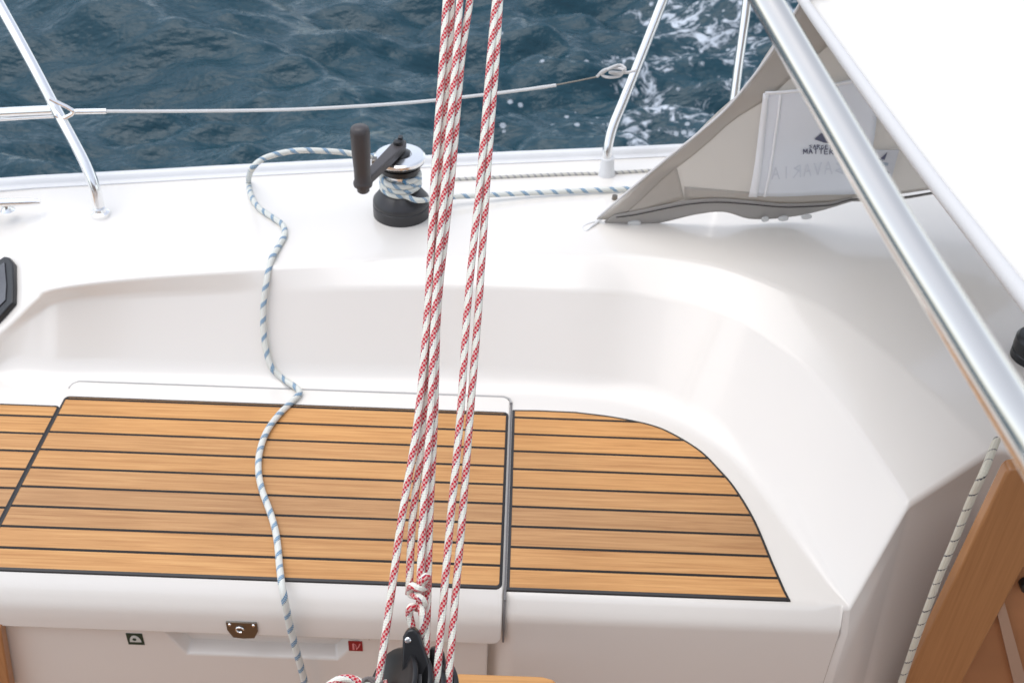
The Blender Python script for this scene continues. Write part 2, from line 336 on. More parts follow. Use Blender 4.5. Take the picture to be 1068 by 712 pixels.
# ------------------------------------------------------------------ the boat
boat = empty('sailboat', (0, 1.3, -.42), 'white sailboat side deck and cockpit with teak slatted seat', 'sailboat')
ZO, ZI, ZG = .205, .170, .19; ZR = .157; ZD = .198
ST = [  # O(u,v,z)            I(u,v,z)            W(u,v)       F u    G(u,v)
 ((-330, 425, .012), (-330, 427, .010), (-330, 388), -330, (-330, 222)),
 ((-120, 412, .016), (-120, 414, .012), (-120, 388), -110, (-90, 205)),
 ((-60, 392, .030), (-55, 397, .022), (-50, 389), -50, (-50, 201)),
 ((0, 346, .085), (4, 353, .070), (0, 390), -5, (0, 198)),
 ((36, 313, .150), (42, 324, .120), (40, 392), 30, (40, 195)),
 ((56, 301, .180), (66, 313, .145), (66, 393), 55, (60, 194)),
 ((135, 290, .190), (135, 308, .150), (135, 395), 120, (135, 190)),
 ((240, 282, .200), (240, 304, .158), (240, 398), 230, (240, 184)),
 ((356, 273.5, ZO), (356, 301, ZI), (356, 400), 350, (356, 178)),
 ((500, 265, ZO), (500, 299, ZI), (500, 402), 500, (500, 171)),
 ((600, 264, ZO), (600, 302, ZI), (600, 409), 580, (640, 165)),
 ((665, 266, ZO), (665, 307, .157), (655, 417), 640, (740, 160)),
 ((736, 274, ZO), (725, 316, ZR), (705, 433), 690, (850, 154)),
 ((790, 290, ZO), (770, 332, ZR), (745, 456), 730, (1000, 146)),
 ((846, 314, ZO), (809, 357, ZR), (776, 482), 765, (1150, 140)),
 ((890, 342, ZO), (846, 388, ZR), (812, 526), 795, (1350, 130)),
 ((935, 377, ZO), (884, 432, ZR), (841, 571), 830, (1600, 150)),
 ((985, 421, ZO), (918, 482, .153), (866, 608), 856, (1650, 300)),
 ((1032, 466, ZO), (945, 522, .160), (884, 630), 877, (1700, 480)),
]
YF = atz(531, 615.5, 0).y - .004
def sm(pts, n=7): return catmull(pts, n)
Oc = sm([atz(*s[0]) for s in ST]); Ic = sm([atz(*s[1]) for s in ST]); Wc = sm([atz(*s[2], 0) for s in ST])
def front_pt(u):
    p = atz(u, 616+(u-531)*.037, 0); return Vector((p.x, YF, 0))
Fc = sm([front_pt(s[3]) for s in ST]); Gc = sm([atz(*s[4], ZG) for s in ST])
XL = atz(66, 423, 0).x - .003; XR = atz(528, 520, 0).x
def rp(pts, rad, n=5):
    out = [pts[0]]
    for i in range(1, len(pts)-1):
        p, a, b = pts[i], pts[i-1], pts[i+1]; r = min(rad[i], (a-p).length*.45, (b-p).length*.45)
        q0 = p+(a-p).normalized()*r; q1 = p+(b-p).normalized()*r
        for k in range(n+1):
            t = k/n; out.append((1-t)**2*q0+2*t*(1-t)*p+t*t*q1)
    out.append(pts[-1]); return out
cols = []
for G, O, I, W, Fp in zip(Gc, Oc, Ic, Wc, Fc):
    left = Fp.x < XR+.004
    setb = .030 if left else 0.0
    F1 = Vector((Fp.x, Fp.y+setb, 0)); N1 = Vector((Fp.x, Fp.y-.026+setb, -.034)); B1 = Vector((Fp.x, Fp.y-.026+setb, -.44))
    mid1 = O.lerp(G, .33); mid2 = O.lerp(G, .7); mid1.z += .006; mid2.z += .004
    wallm = I.lerp(W, .5)
    cols.append(rp([G, mid2, mid1, O, I, W, W.lerp(F1, .5), F1, N1, B1], [0, .1, .1, .010, .009, .045, .01, .014, .016, 0], 6))
from mathutils.bvhtree import BVHTree
_v = []; _f = []; nr = len(cols[0]); ncol = len(cols)
for c in cols: _v += list(c)
for i in range(ncol-1):
    for j in range(nr-1): _f.append((i*nr+j, i*nr+j+1, (i+1)*nr+j+1, (i+1)*nr+j))
SHELL = BVHTree.FromPolygons(_v, _f)
def on(u, v, off=.006):
    """point resting on the moulding (or on the lid and teak) seen at this place"""
    r = ray(u, v); loc, nn, _, _ = SHELL.ray_cast(CAM, r.normalized(), 8)
    if loc is None: return atz(u, v, .012)
    if nn.dot(r) > 0: nn = -nn
    if loc.z < .02 and loc.y > YF-.005:
        return atz(u, v, (.010 if v > 421 else .007)+off)
    return loc+nn*off
bm = bmesh.new(); rows = [[c[j] for c in cols] for j in range(len(cols[0]))]
V = grid(bm, rows)
lastv = [V[j][-1] for j in range(len(rows)) if V[j][-1].co.z > -.036]
def ff(p): return max(0.0, min(1.0, (p.y-(YF-.026))/.03))
prev = lastv; base = [v.co.copy() for v in lastv]
def nextrow(pts):
    global prev
    nv = [bm.verts.new(p) for p in pts]
    for i in range(len(nv)-1): bm.faces.new((prev[i], nv[i], nv[i+1], prev[i+1]))
    prev = nv
RDN = .012
for k in range(1, 7):
    th = k/6*math.pi/2
    nextrow([p+Vector((.30, -.85, 0))*RDN*math.sin(th)*ff(p)+Vector((0, 0, -RDN*(1-math.cos(th))*(.3+.7*ff(p)))) for p in base])
fin = [v.co.copy() for v in prev]
for q in (.08, .5, 1.0):
    nextrow([Vector((p.x+.004*q*ff(b0), p.y+(YF-.026+.30*max(0, b0.y-YF)-p.y)*min(1, q*(1+11*max(0, 1-(b0.y-YF)/.03))), p.z+(-.44-p.z)*q)) for p, b0 in zip(fin, base)])
obj('cockpit_moulding', bm, M['gel'], boat, ang=60)
# sole and the near-side seat of the cockpit behind the viewer's feet
bm = bmesh.new(); box(bm, (0, .8, -.44), (3.4, 1.4, .04)); obj('cockpit_sole', bm, M['sole'], boat)
bm = bmesh.new(); box(bm, (-.2, .02, -.23), (3.2, .50, .46)); bevel(obj('near_seat', bm, M['gel'], boat), .03, 4)
bm = bmesh.new(); box(bm, (-.2, .03, .004), (3.1, .42, .010)); obj('near_teak', bm, M['sole'], boat)
bm = bmesh.new(); box(bm, (-.2, -.38, -.02), (3.6, .26, .5)); bevel(obj('near_coaming', bm, M['gel'], boat), .03, 4)
bm = bmesh.new(); box(bm, (-.2, -.62, .60), (3.8, .004, .90)); obj('added_shade_screen', bm, mat('added_shade_screen', (.16, .12, .09), .9), boat)  # unseen screen added to block low sky light from the seat front
# hull side
bm = bmesh.new(); hs_ = [Gc[0]-Vector((2.5, .25, 0))]+Gc[:-14:3]+[Vector((4.5, 2.55, ZG))]
grid(bm, [[p for p in hs_], [p+Vector((0, .035, -.3)) for p in hs_], [p+Vector((0, -.05, -1.0)) for p in hs_], [p+Vector((0, -.4, -1.5)) for p in hs_]])
obj('hull_side', bm, M['gel'], boat, ang=60)
# toe rail
gl = resample([p for p in Gc if p.x < 3.4], .03)
gl = [Vector((p.x, p.y, ZG)) for p in gl if p.y > 1.9 and p.x < 2.4]
pr = [(-.026, -.01), (-.026, .003), (-.016, .004), (-.013, .008), (-.009, .015), (.000, .018), (.010, .015), (.014, .008), (.014, -.05)]
bm = bmesh.new(); grid(bm, [[Vector((p.x, p.y+.018+a, p.z+b)) for p in gl] for a, b in pr]); obj('toe_rail', bm, M['rail'], boat, ang=50)
# locker lid
YB = atz(300, 405.5, .006).y
lt = .006
bm = bmesh.new()
prof = [(YB, -.01), (YB, lt), (YF+.003, lt), (YF-.010, -.004), (YF-.022, -.017), (YF-.031, -.032), (YF-.0355, -.048), (YF-.036, -.094), (YF+.02, -.094), (YF+.02, -.01)]
a = [bm.verts.new((XL, y, z)) for y, z in prof]; b = [bm.verts.new((XR, y, z)) for y, z in prof]
bm.faces.new(a); bm.faces.new(b[::-1]); n = len(a)
for i in range(n): bm.faces.new((a[i], b[i], b[(i+1) % n], a[(i+1) % n]))
bmesh.ops.recalc_face_normals(bm, faces=bm.faces)
es = [e for e in bm.edges if all(abs(v.co.y-YB) < 1e-4 for v in e.verts) and abs(e.verts[0].co.z-e.verts[1].co.z) > .005]
es += [e for e in bm.edges if all(abs(v.co.z+.094) < 1e-4 for v in e.verts) and abs(e.verts[0].co.x-e.verts[1].co.x) < 1e-4]
bmesh.ops.bevel(bm, geom=es, offset=.017, segments=6, affect='EDGES', profile=.5)
lid = obj('locker_lid', bm, M['gel'], boat, ang=28); bevel(lid, .0025, 3, 35)
# gap shadow round the lid, painted as strips: dark right, grey back and left
bm = bmesh.new()
box(bm, (XR+.0035, (YB+YF)/2-.014, .0005), (.0036, YB-YF+.008, .003)); tube(bm, [Vector((XR+.0035, y, z)) for y, z in ((YF-.002, -.002), (YF-.018, -.016), (YF-.027, -.032), (YF-.031, -.05), (YF-.031, -.092))], .0018, 8)
obj('lid_gap_strip', bm, mat('gap_shade_grey', (.16, .15, .15), .5), boat)
bm = bmesh.new(); tube(bm, [Vector((XL-.001, YB-.018, .003)), Vector((XL+.002, YB-.006, .003)), Vector((XL+.012, YB+.003, .003)), Vector((XR-.012, YB+.003, .003))], .0026, 8); tube(bm, [Vector((XR-.012, YB+.003, .003)), Vector((XR-.0005, YB-.003, .003)), Vector((XR+.0035, YB-.015, .003))], .0026, 8)
obj('lid_groove', bm, M['grey'], boat)
def teak_panel(name, outline, z0, th, parent):
    bm = bmesh.new(); pts = [Vector((p.x, p.y, z0)) for p in outline]
    prism(bm, pts, Vector((0, 0, th))); o = obj(name, bm, M['teak'], parent); bevel(o, .0008, 1)
    c = sum(pts, Vector())/len(pts); bm = bmesh.new()
    n = len(pts); ar = sum(pts[i].x*pts[(i+1) % n].y-pts[(i+1) % n].x*pts[i].y for i in range(n)); sgn = 1 if ar > 0 else -1
    outer = []; 
    for i in range(n):
        d1 = (pts[i]-pts[i-1]).normalized(); d2 = (pts[(i+1) % n]-pts[i]).normalized()
        n1 = Vector((d1.y, -d1.x, 0))*sgn; n2 = Vector((d2.y, -d2.x, 0))*sgn; m = (n1+n2); m = m/max(.35, m.length_squared)*2
        outer.append(m)
    wd = .0042
    I0 = [bm.verts.new(p-m*.0006+Vector((0, 0, th+.0006))) for p, m in zip(pts, outer)]; O1 = [bm.verts.new(p+m*wd+Vector((0, 0, th*.7))) for p, m in zip(pts, outer)]; O2 = [bm.verts.new(p+m*(wd+.0006)+Vector((0, 0, -.0015))) for p, m in zip(pts, outer)]
    for i in range(n):
        j = (i+1) % n; bm.faces.new((I0[i], I0[j], O1[j], O1[i])); bm.faces.new((O1[i], O1[j], O2[j], O2[i]))
    obj('caulk_border', bm, M['caulk'], o); return o
yb = atz(527, 427, lt).y; yfr = atz(527, 612, lt).y
def rc(x0, y0, x1, y1, r=.006):
    out = []
    for cx, cy, a0 in ((x1-r, y1-r, 0), (x0+r, y1-r, 90), (x0+r, y0+r, 180), (x1-r, y0+r, 270)):
        for k in range(4): a = R(a0+30*k); out.append(Vector((cx+r*math.cos(a), cy+r*math.sin(a), 0)))
    return out
o = teak_panel('teak_inlay', rc(XL+.006, yfr, XR-.006, atz(300, 423.5, lt).y), lt, .003, lid)
teak_panel('teak_inlay', rc(XL-1.0, yfr, XL-.005, atz(30, 424, 0).y), 0, .003, boat)
fwd = [(600, 431.5), (640, 436.5), (680, 445), (705, 456), (730, 472), (748, 490), (765, 510), (785, 543), (804, 588), (821, 627)]
fp = catmull([atz(u, v, 0) for u, v in fwd], 4)
out = [Vector((XR+.0105, yfr+.002, 0)), Vector((XR+.0105, atz(537, 429.5, 0).y, 0)), atz(560, 429.7, 0)]+fp+[Vector((fp[-1].x-.004, yfr+.0015, 0))]
for p in out: p.y = max(p.y, yfr+.002)
teak_panel('teak_inlay', out, 0, .003, boat)
# locker front with finger recess
yp = YF-.020; zt, zb = -.092, -.44
def riser(u, v, y=None): return aty(u, v, yp if y is None else y)
xa = riser(0, 660).x; r0, r1, r2, r3 = riser(163, 658), riser(195, 681), riser(352, 688), riser(388, 664)
xr = riser(508, 690).x
bm = bmesh.new()
P = lambda x, z, d=0: bm.verts.new((x, yp+d, z))
tz = zt+.006; zl = (r1.z+r2.z)/2
A = [P(XL-.3, tz), P(r0.x, tz), P(r1.x, zl), P(r2.x, zl), P(r3.x, tz), P(xr, tz), P(xr, zb), P(XL-.3, zb)]
bm.faces.new(A[:4]+[A[7]]); bm.faces.new((A[3], A[4], A[5], A[6], A[7]))
q = [P(r0.x+.02, tz, .03), P(r1.x+.006, zl+.014, .03), P(r2.x-.006, zl+.014, .03), P(r3.x-.02, tz, .03)]
for i in range(3): bm.faces.new((A[i+1], A[i+2], q[i+1], q[i]))
bm.faces.new(q)
s1, s2 = P(xr, tz, .035), P(xr, zb, .035); bm.faces.new((A[5], s1, s2, A[6]))
lf = obj('locker_front', bm, M['gel'], boat, ang=30); bevel(lf, .003, 3, 20)
# latch
c = (riser(237, 648, YF-.037)+riser(269, 664, YF-.037))/2
lw = (riser(269, 650, YF-.037)-riser(237, 650, YF-.037)).length; zt_, zb_ = riser(253, 648.5, YF-.0375).z, riser(253, 665, YF-.0375).z
bm = bmesh.new(); x0, x1 = c.x-lw/2, c.x+lw/2
prism(bm, [Vector((x, YF-.0362, z)) for x, z in ((x0, zt_), (x1, zt_), (x1, (zt_+zb_)/2), (x1-.008, zb_+.002), ((x0+x1)/2, zb_), (x0+.008, zb_+.002), (x0, (zt_+zb_)/2))], Vector((0, -.0025, 0)))
la = bevel(obj('latch', bm, M['dsteel'], lid), .0006)
bm = bmesh.new()
tube(bm, [Vector(((x0+x1)/2-.004+.0065*math.cos(t/12*5.2), YF-.0400, (zt_+zb_)/2+.004+.0065*math.sin(t/12*5.2))) for t in range(13)], .0016, 6)
for dx in (.006, lw-.006): lathe(bm, [(0, .0), (.003, 0), (.0022, .0015), (0, .002)], (x0+dx, YF-.0387, zt_-.006), 10, (0, -1, 0))
obj('latch_ring', bm, M['steelw'], la)
# safety stickers
def sticker(u0, v0, u1, v1, m, lab):
    a = riser(u0, v0, yp-.0008); b = riser(u1, v1, yp-.0008)
    bm = bmesh.new(); box(bm, ((a.x+b.x)/2, yp-.0006, (a.z+b.z)/2), (abs(b.x-a.x), .001, abs(a.z-b.z))); o = obj('safety_sticker', bm, m, boat); o['label'] = lab
    return o, (a.x+b.x)/2, (a.z+b.z)/2, abs(b.x-a.x), abs(a.z-b.z)
o, x, z, sw, sh = sticker(131, 660, 151, 672, M['green'], 'green sticker with a white dome symbol')
bm = bmesh.new(); prism(bm, [Vector((x+sw*.36*math.cos(t), yp-.0013, z-sh*.24+sh*.6*math.sin(t))) for t in [math.pi*k/12 for k in range(13)]], Vector((0, -.0004, 0))); s_ = obj('symbol', bm, M['stkw'], o)
bm = bmesh.new(); lathe(bm, [(0, 0), (.0034, 0), (.0034, .0006), (0, .0006)], (x-.001, yp-.0018, z+.0005), 14, (0, -1, 0)); obj('dot', bm, M['green'], o)
o, x, z, sw, sh = sticker(363, 668, 378.5, 678.5, M['red'], 'red sticker with a pale extinguisher symbol')
bm = bmesh.new(); box(bm, (x-sw*.15, yp-.0015, z-.001), (.0035, .0006, sh*.62)); tube(bm, [Vector((x-sw*.15, yp-.0015, z+sh*.3)), Vector((x+sw*.03, yp-.0015, z+sh*.15)), Vector((x+sw*.06, yp-.0015, z-sh*.3))], .0007, 6); tube(bm, [Vector((x+sw*.05, yp-.0015, z-sh*.3)), Vector((x+sw*.22, yp-.0015, z-sh*.05)), Vector((x+sw*.34, yp-.0015, z+sh*.28))], .0012, 6)
obj('symbol', bm, M['stkr'], o)
bm = bmesh.new(); lathe(bm, [(0, 0), (.002, 0), (.001, .001), (0, .001)], riser(385, 666, yp), 10, (0, -1, 0)); obj('screw', bm, M['dsteel'], boat)
# hinge marks at the back of the lid
for u, l in ((117, .022), (131, .012), (141, .012), (149, .010), (470, .014)):
    bm = bmesh.new(); box(bm, atz(u, 405.4, .003)+Vector((0, .0015, 0)), (l, .003, .003)); obj('hinge', bm, M['dsteel'], boat)
# dark instrument panel in the sloping end of the coaming, left
bm = bmesh.new()
pc = [(-40, 290, .2), (0, 276, .235), (9, 270, .255), (13.5, 271, .26), (18, 277, .258), (18.5, 300, .225), (18, 318, .185), (14, 322, .17), (0, 338, .125), (-40, 372, .05)]
pn = [on(u, v, 0) for u, v, _ in pc]; d = (pn[3]-pn[8]).cross(pn[5]-pn[8]).normalized(); d = d if d.z > 0 else -d; pp0 = pn[5]; pn = [atpl(u, v, pp0, d) for u, v, _ in pc]
prism(bm, pn, d*.012); pan = bevel(obj('black_panel', bm, M['black'], boat), .003, 3)
bm = bmesh.new(); prism(bm, [atpl(u, v, pp0, d)+d*.0125 for u, v in ((-40, 300), (0, 283), (10, 277), (12, 300), (11, 316), (0, 327), (-40, 360))], d*.0015); obj('smoked_lens', bm, mat('lens', (.10, .10, .11), .12), pan)
# companionway woodwork on the right
bm = bmesh.new(); yw = 1.235
bd = [(1049, 494), (1053, 490), (1062, 488), (1250, 500), (1250, 560), (1068, 592), (1003, 713), (975, 765), (918, 765)]
prism(bm, [aty(u, v, yw) for u, v in bd], Vector((0, .024, 0)))
wd = bevel(obj('companionway_trim', bm, M['varnish'], boat), .004, 3)
bm = bmesh.new(); a = aty(980, 600, 1.30); box(bm, (a.x+.65, 1.258, -.33), (1.2, .02, .92)); obj('companionway_door', bm, mat('door_wood', (.40, .18, .08), .4, var=.25, vscale=9), boat)
bm = bmesh.new(); prism(bm, [aty(u, v, 1.240) for u, v in ((1036, 622), (1046, 622), (1074, 722), (1060, 722))], Vector((0, .010, 0))); obj('door_moulding', bm, mat('door_strip', (.45, .29, .2), .5), boat)
bm = bmesh.new(); lathe(bm, [(0, 0), (.014, 0), (.014, .014), (.010, .018), (0, .018)], aty(1071, 606, 1.248), 20, (0, -1, 0)); obj('door_lock', bm, M['black'], boat)
# brown strip at the lower left
bm = bmesh.new(); prism(bm, [aty(u, v, YF-.045) for u, v in ((-60, 655), (0, 655), (12, 725), (-60, 725))], Vector((0, .022, 0))); bevel(obj('wood_trim', bm, M['varnish'], boat), .003)
# ------------------------------------------------------------------ ropes
def rope(name, pts, r, m, parent=None, n=8, step=.006, seg=16, v0=0.0):
    P = resample(catmull(pts, n), step); bm = bmesh.new(); tube(bm, P, r, seg, True, True, v0=v0)
    return obj(name, bm, m, parent, ang=None, fixn=False)
VS = [0, 65, 185, 315, 435, 540, 620, 700]
falls = [ # u at each VS, plus depth offset
 [465.5, 461.5, 453, 446.5, 436, 419, 408, 396.5], [471, 468, 460, 449, 443, 430.5, 426.5, 425],
 [479.5, 475, 464.5, 454, 449, 441, 438, 437], [490, 481, 471, 457, 453, 448, 446, 443.5],
 [517, 511, 501, 488, 480, 470, 463, 456], [521, 517, 508, 499.5, 490, 482, 475, 468.5]]
offs = [0, .012, -.004, .008, 0, .007]
def dep(v): return 1.64 + (1.50-1.64)*v/700
ms = empty('mainsheet', atd(440, 690, 1.5), 'red and white checked rope reeved in six parallel falls to the black block', 'rope')
RR = .0053
for i, (us, of) in enumerate(zip(falls, offs)):
    pts = [atd(us[0]+(us[0]-us[1])*.9*(1 if i != 3 else .7), -60, dep(-60)+of)]
    for u, v in zip(us, VS):
        if i == 1 and v == 700: continue
        if i == 2 and v == 700: continue
        sag = 0
        pts.append(atd(u, v, dep(v)+of))
    if i in (0, 3, 4, 5): pts.append(atd(us[-1]+(us[-1]-us[-2])*.6, 748, dep(748)+of+.01))
    rope('rope_fall', pts, RR, M['rope_red'], ms, v0=rng.uniform(0, .04))
# becket knot where the end is tied
kd = dep(630)
kn = [(438, 618, 0), (441, 606, -.012), (448, 601, -.012), (447, 611, .004), (436, 613, -.014), (426, 611, -.010), (425, 619, .006), (436, 622, -.014), (445, 628, -.008), (438, 634, .006), (426, 632, -.014), (423, 640, -.004), (427, 652, 0), (432, 662, .002), (438, 664, .004), (443, 652, -.008), (442, 640, -.012), (438, 628, -.004), (440, 618, .006)]
rope('knot', [atd(437+(u-437)*.72, v, kd+d_*.9) for u, v, d_ in kn], RR*1.0, M['rope_red'], ms, n=6, step=.003)
# tail that leaves the block to the left
rope('rope_tail', [atd(u, v, 1.50) for u, v in ((404, 712), (392, 714), (380, 713), (368, 707.5), (358, 707), (348, 711), (336, 722), (330, 745))], RR, M['rope_red'], ms)
# jib sheet: winch tail, loop over the deck, down the backrest and across the seat
WB = on(419, 222.5, 0)      # winch foot
WT = WB+Vector((0, 0, .118))
jib = empty('jib_sheet', atz(296, 240, .20), 'white and blue flecked rope looping from winch over backrest and seat', 'rope')
JR = .0061
sheet = []
def zz(v, y): return aty(419, v, y).z
# winch
WX, WY, W0 = WB.x, WB.y, WB.z
z1 = zz(206.5, WY); z2 = zz(199, WY); z3 = zz(178, WY); z4 = zz(172, WY); z5 = zz(162.5, WY)
win = empty('winch', WB, 'black and silver sheet winch on the side deck with rope wrapped round its drum', 'winch')
bm = bmesh.new(); lathe(bm, [(0, -.01), (.061, -.01), (.0615, .001), (.0615, z1-W0-.0135), (.0600, z1-W0-.012), (.0600, z1-W0-.010), (.0613, z1-W0-.008), (.0605, z1-W0-.001), (.056, z1-W0+.004), (.044, z2-W0+.003), (.036, z2-W0+.006), (0, z2-W0+.006)], (WX, WY, W0), 56); obj('base', bm, M['blk2'], win, ang=40)
bm = bmesh.new(); lathe(bm, [(.036, z2-W0), (.033, z2-W0+.012), (.034, z3-W0), (.038, z3-W0+.004)], (WX, WY, W0), 48); obj('drum', bm, M['steelw'], win)
bm = bmesh.new(); lathe(bm, [(.030, z3-W0), (.040, z3-W0+.001), (.043, z3-W0+.004), (.043, z4-W0), (.036, z4-W0+.002), (.036, z4-W0+.004), (.049, z4-W0+.007), (.052, z4-W0+.010), (.052, z4-W0+.013), (.03, z4-W0+.014)], (WX, WY, W0), 56); obj('self_tailer', bm, M['black'], win)
bm = bmesh.new(); lathe(bm, [(.03, z4-W0+.0135), (.053, z4-W0+.0135), (.0545, z4-W0+.016), (.054, z5-W0+.0), (.050, z5-W0+.003), (.026, z5-W0+.005), (.024, z5-W0+.003), (.0, z5-W0+.003)], (WX, WY, W0), 56); obj('top_plate', bm, M['steelw'], win, ang=30)
bm = bmesh.new(); lathe(bm, [(.0225, z5-W0+.003), (.0225, z5-W0+.0065), (.015, z5-W0+.010), (0, z5-W0+.010)], (WX, WY, W0), 32); obj('cap', bm, M['black'], win)
bm = bmesh.new(); a0 = Vector((WX-.045, WY-.015, z5)); box(bm, (WX-.050, WY-.022, z5-.004), (.012, .02, .016)); bevel(obj('rope_stripper', bm, M['dsteel'], win), .003)
# handle
za = z5+.018
hub = Vector((WX-.002, WY+.002, za)); end = atz(378.5, 191, za-.001)
hd = empty('winch_crank', Vector((hub.x, hub.y, z5)), 'dark grey winch handle with upright cylindrical grip seated on the winch', 'winch handle')
dr = (end-hub).normalized(); sd_ = Vector((-dr.y, dr.x, 0))
bm = bmesh.new()
oa = [hub+dr*(-.022)+sd_*.008, hub+dr*(-.022)-sd_*.008, hub-dr*.0-sd_*.015, end-sd_*.010, end+dr*.012-sd_*.006, end+dr*.012+sd_*.006, end+sd_*.010, hub+sd_*.015]
prism(bm, [p+Vector((0, 0, -.009)) for p in oa], Vector((0, 0, .018))); bevel(obj('arm', bm, M['grip'], hd), .003, 3)
bm = bmesh.new(); lathe(bm, [(0, .008), (.011, .008), (.010, .016), (.004, .018), (0, .018)], hub, 20); box(bm, hub-dr*.010+Vector((0, 0, .015)), (.010, .014, .012)); box(bm, hub+Vector((0, 0, -.012)), (.016, .016, .014)); bevel(obj('lock_button', bm, M['black'], hd), .0015)
gt = aty(371.5, 131, end.y).z; L = gt-za
bm = bmesh.new(); lathe(bm, [(0, -.020), (.010, -.020), (.0125, -.017), (.0125, -.006), (.0185, -.005), (.0195, 0), (.0185, .004), (.0165, .008), (.0165, .03), (.0185, L*.55), (.0190, L-.012), (.0175, L-.004), (.013, L), (0, L+.001)], end, 40); obj('grip', bm, M['grip'], hd, ang=50)
# rope wraps on the drum, the tail and the working part
wr = []
e0 = atz(640, 197.5, .209); tl0 = [atz(760, 194, .209), atz(700, 195.5, .209), e0, atz(560, 201, .212), atz(500, 204, .220), atz(462, 206, .230)]
wrap0 = Vector((WX, WY, z2+.009)); rw = .034+JR
for k in range(0, 49):
    th = R(-70)-k/48*2*math.pi*3.0; wr.append(wrap0+Vector((rw*math.cos(th), rw*math.sin(th), (z3-z2-.016)*k/48)))
tail = [aty(398, 170, WY-.01), aty(385, 163.5, WY), aty(362, 159.5, WY-.0), aty(338, 157.5, WY-.01), aty(315, 157, WY-.02), aty(294, 159.5, WY-.03), aty(274, 166, WY-.05), aty(263, 176, WY-.07), on(259.5, 191), on(262, 206), on(270, 219), on(284, 229), on(295, 237), on(297, 247), on(291, 259), on(283.5, 273, .007), on(279, 292, .010), on(276.5, 315, .012), on(276, 340, .012), on(278.5, 363, .010), on(284, 382, .012), on(294, 394, .010), on(306, 402, .008), on(312.5, 409, .007), on(303, 420), on(290, 433), on(278, 450), on(271, 470), on(269.5, 490), on(273, 510), on(281, 532), on(287, 552), on(290, 572), on(291.5, 590, .008)]
yy = YF-.046
tail += [aty(294, 610, YF-.028), aty(297.5, 628, yy), aty(303, 655, yy-.004), aty(310.5, 683, yy-.008), aty(318, 712, yy-.01), aty(325, 745, yy-.01)]
ex = wr[-1]; wr2 = [ex+Vector((-.006, .02, .006))]
rope('sheet_lead', tl0+[wr[0]+Vector((.03, -.012, -.002))]+wr, JR*.95, M['rope_blue'], jib, n=5, step=.004)
rope('rope_tail', [wr[-1], WB+Vector((.03, .045, z4-W0+.003)), WB+Vector((-.01, .055, z4-W0+.005))]+tail[1:], JR, M['rope_blue'], jib, n=6, step=.005)
# thin line led along the toe rail
tl = empty('furling_line', atz(560, 184, .26), 'thin pale line lying along the inside of the toe rail', 'line')
rope('line', [atz(300, 197, ZD), atz(380, 191.5, ZD), atz(470, 187.5, ZD), atz(540, 184, ZD), atz(600, 181.5, ZD), atz(632, 189, ZD), atz(680, 178, ZD), atz(760, 174, ZD), atz(860, 170, ZD)][2:5]+[atz(625, 181, ZD), atz(680, 178, ZD), atz(760, 174, ZD), atz(860, 170, ZD)], .0045, M['rope_grey'], tl)
# vertical control line by the companionway
cl = [aty(1040, 458, 1.30), aty(1034, 472, 1.27)]+[aty(u, v, 1.222) for u, v in ((1026, 492), (1013, 520), (1003, 545), (992, 572), (980, 600), (968, 632), (956, 665), (944, 700), (934, 730), (925, 760))]
o = rope('control_line', cl, .0058, M['rope_white']); tag(o, 'cream rope with dark flecks hanging beside the wooden companionway trim', 'rope')
# ------------------------------------------------------------------ mainsheet block
bd_ = 1.50
blk = empty('mainsheet_block', atd(432, 720, bd_), 'black multi sheave mainsheet block at the foot of the red rope falls', 'block')
ctr = atd(430, 722, bd_+.02); ax = (-RT*.72-FW*.50+UP*.42).normalized()
def sheave(c, r, t, m, name, hole=False):
    bm = bmesh.new(); lathe(bm, [(0, -t/2), (r*.72, -t/2), (r*.78, -t/2-.0015), (r*.95, -t/2-.0015), (r, -t/2+.002), (r, t/2-.002), (r*.95, t/2+.0015), (r*.78, t/2+.0015), (r*.72, t/2), (0, t/2)], c, 44, ax)
    return obj(name, bm, m, blk, ang=40)
for k in range(4): sheave(ctr+ax*(-.033+.022*k), .056-(.0 if k < 3 else .004), .006, M['black'], 'cheek')
for k in range(3):
    bm = bmesh.new(); lathe(bm, [(.01, -.0065), (.040, -.0065), (.034, 0), (.040, .0065), (.01, .0065)], ctr+ax*(-.022+.022*k), 40, ax); obj('sheave', bm, M['blk2'], blk)
bm = bmesh.new(); lathe(bm, [(0, -.030), (.007, -.030), (.008, -.028), (.008, .028), (0, .028)], ctr, 20, ax); obj('axle', bm, M['dsteel'], blk)
# head strap with becket
hp = [(419, 690), (420, 664), (424, 657), (431, 655), (437, 660), (441, 672), (447, 690), (448, 716), (418, 716)]
bm = bmesh.new(); prism(bm, [atd(u, v, bd_-.004) for u, v in hp], FW*.016); hd_ = bevel(obj('becket', bm, M['black'], blk), .003, 3)
bm = bmesh.new(); lathe(bm, [(0, 0), (.0042, 0), (.0042, .002), (.0025, .0035), (0, .0035)], atd(425.5, 667, bd_-.004), 14, -FW); obj('becket_pin', bm, M['steelw'], hd_)
hp2 = [(448, 676), (456, 674), (463, 681), (466, 700), (465, 725), (448, 725)]
bm = bmesh.new(); prism(bm, [atd(u, v, bd_+.022) for u, v in hp2], FW*.012); bevel(obj('side_strap', bm, M['black'], blk), .003, 3)
# cam cleat arm with a twisted lashing on the left
bm = bmesh.new(); pts = [atd(u, v, bd_+.0) for u, v in ((400, 712), (392, 709), (384, 708), (376, 712), (372, 722))]; tube(bm, resample(catmull(pts, 6), .003), .004, 10); tube(bm, resample(catmull([p+UP*.004*((-1)**i)+FW*-.004 for i, p in enumerate(resample(pts, .010))], 5), .003), .0022, 8); obj('lashing', bm, mat('lashing', (.16, .14, .13), .8), blk)
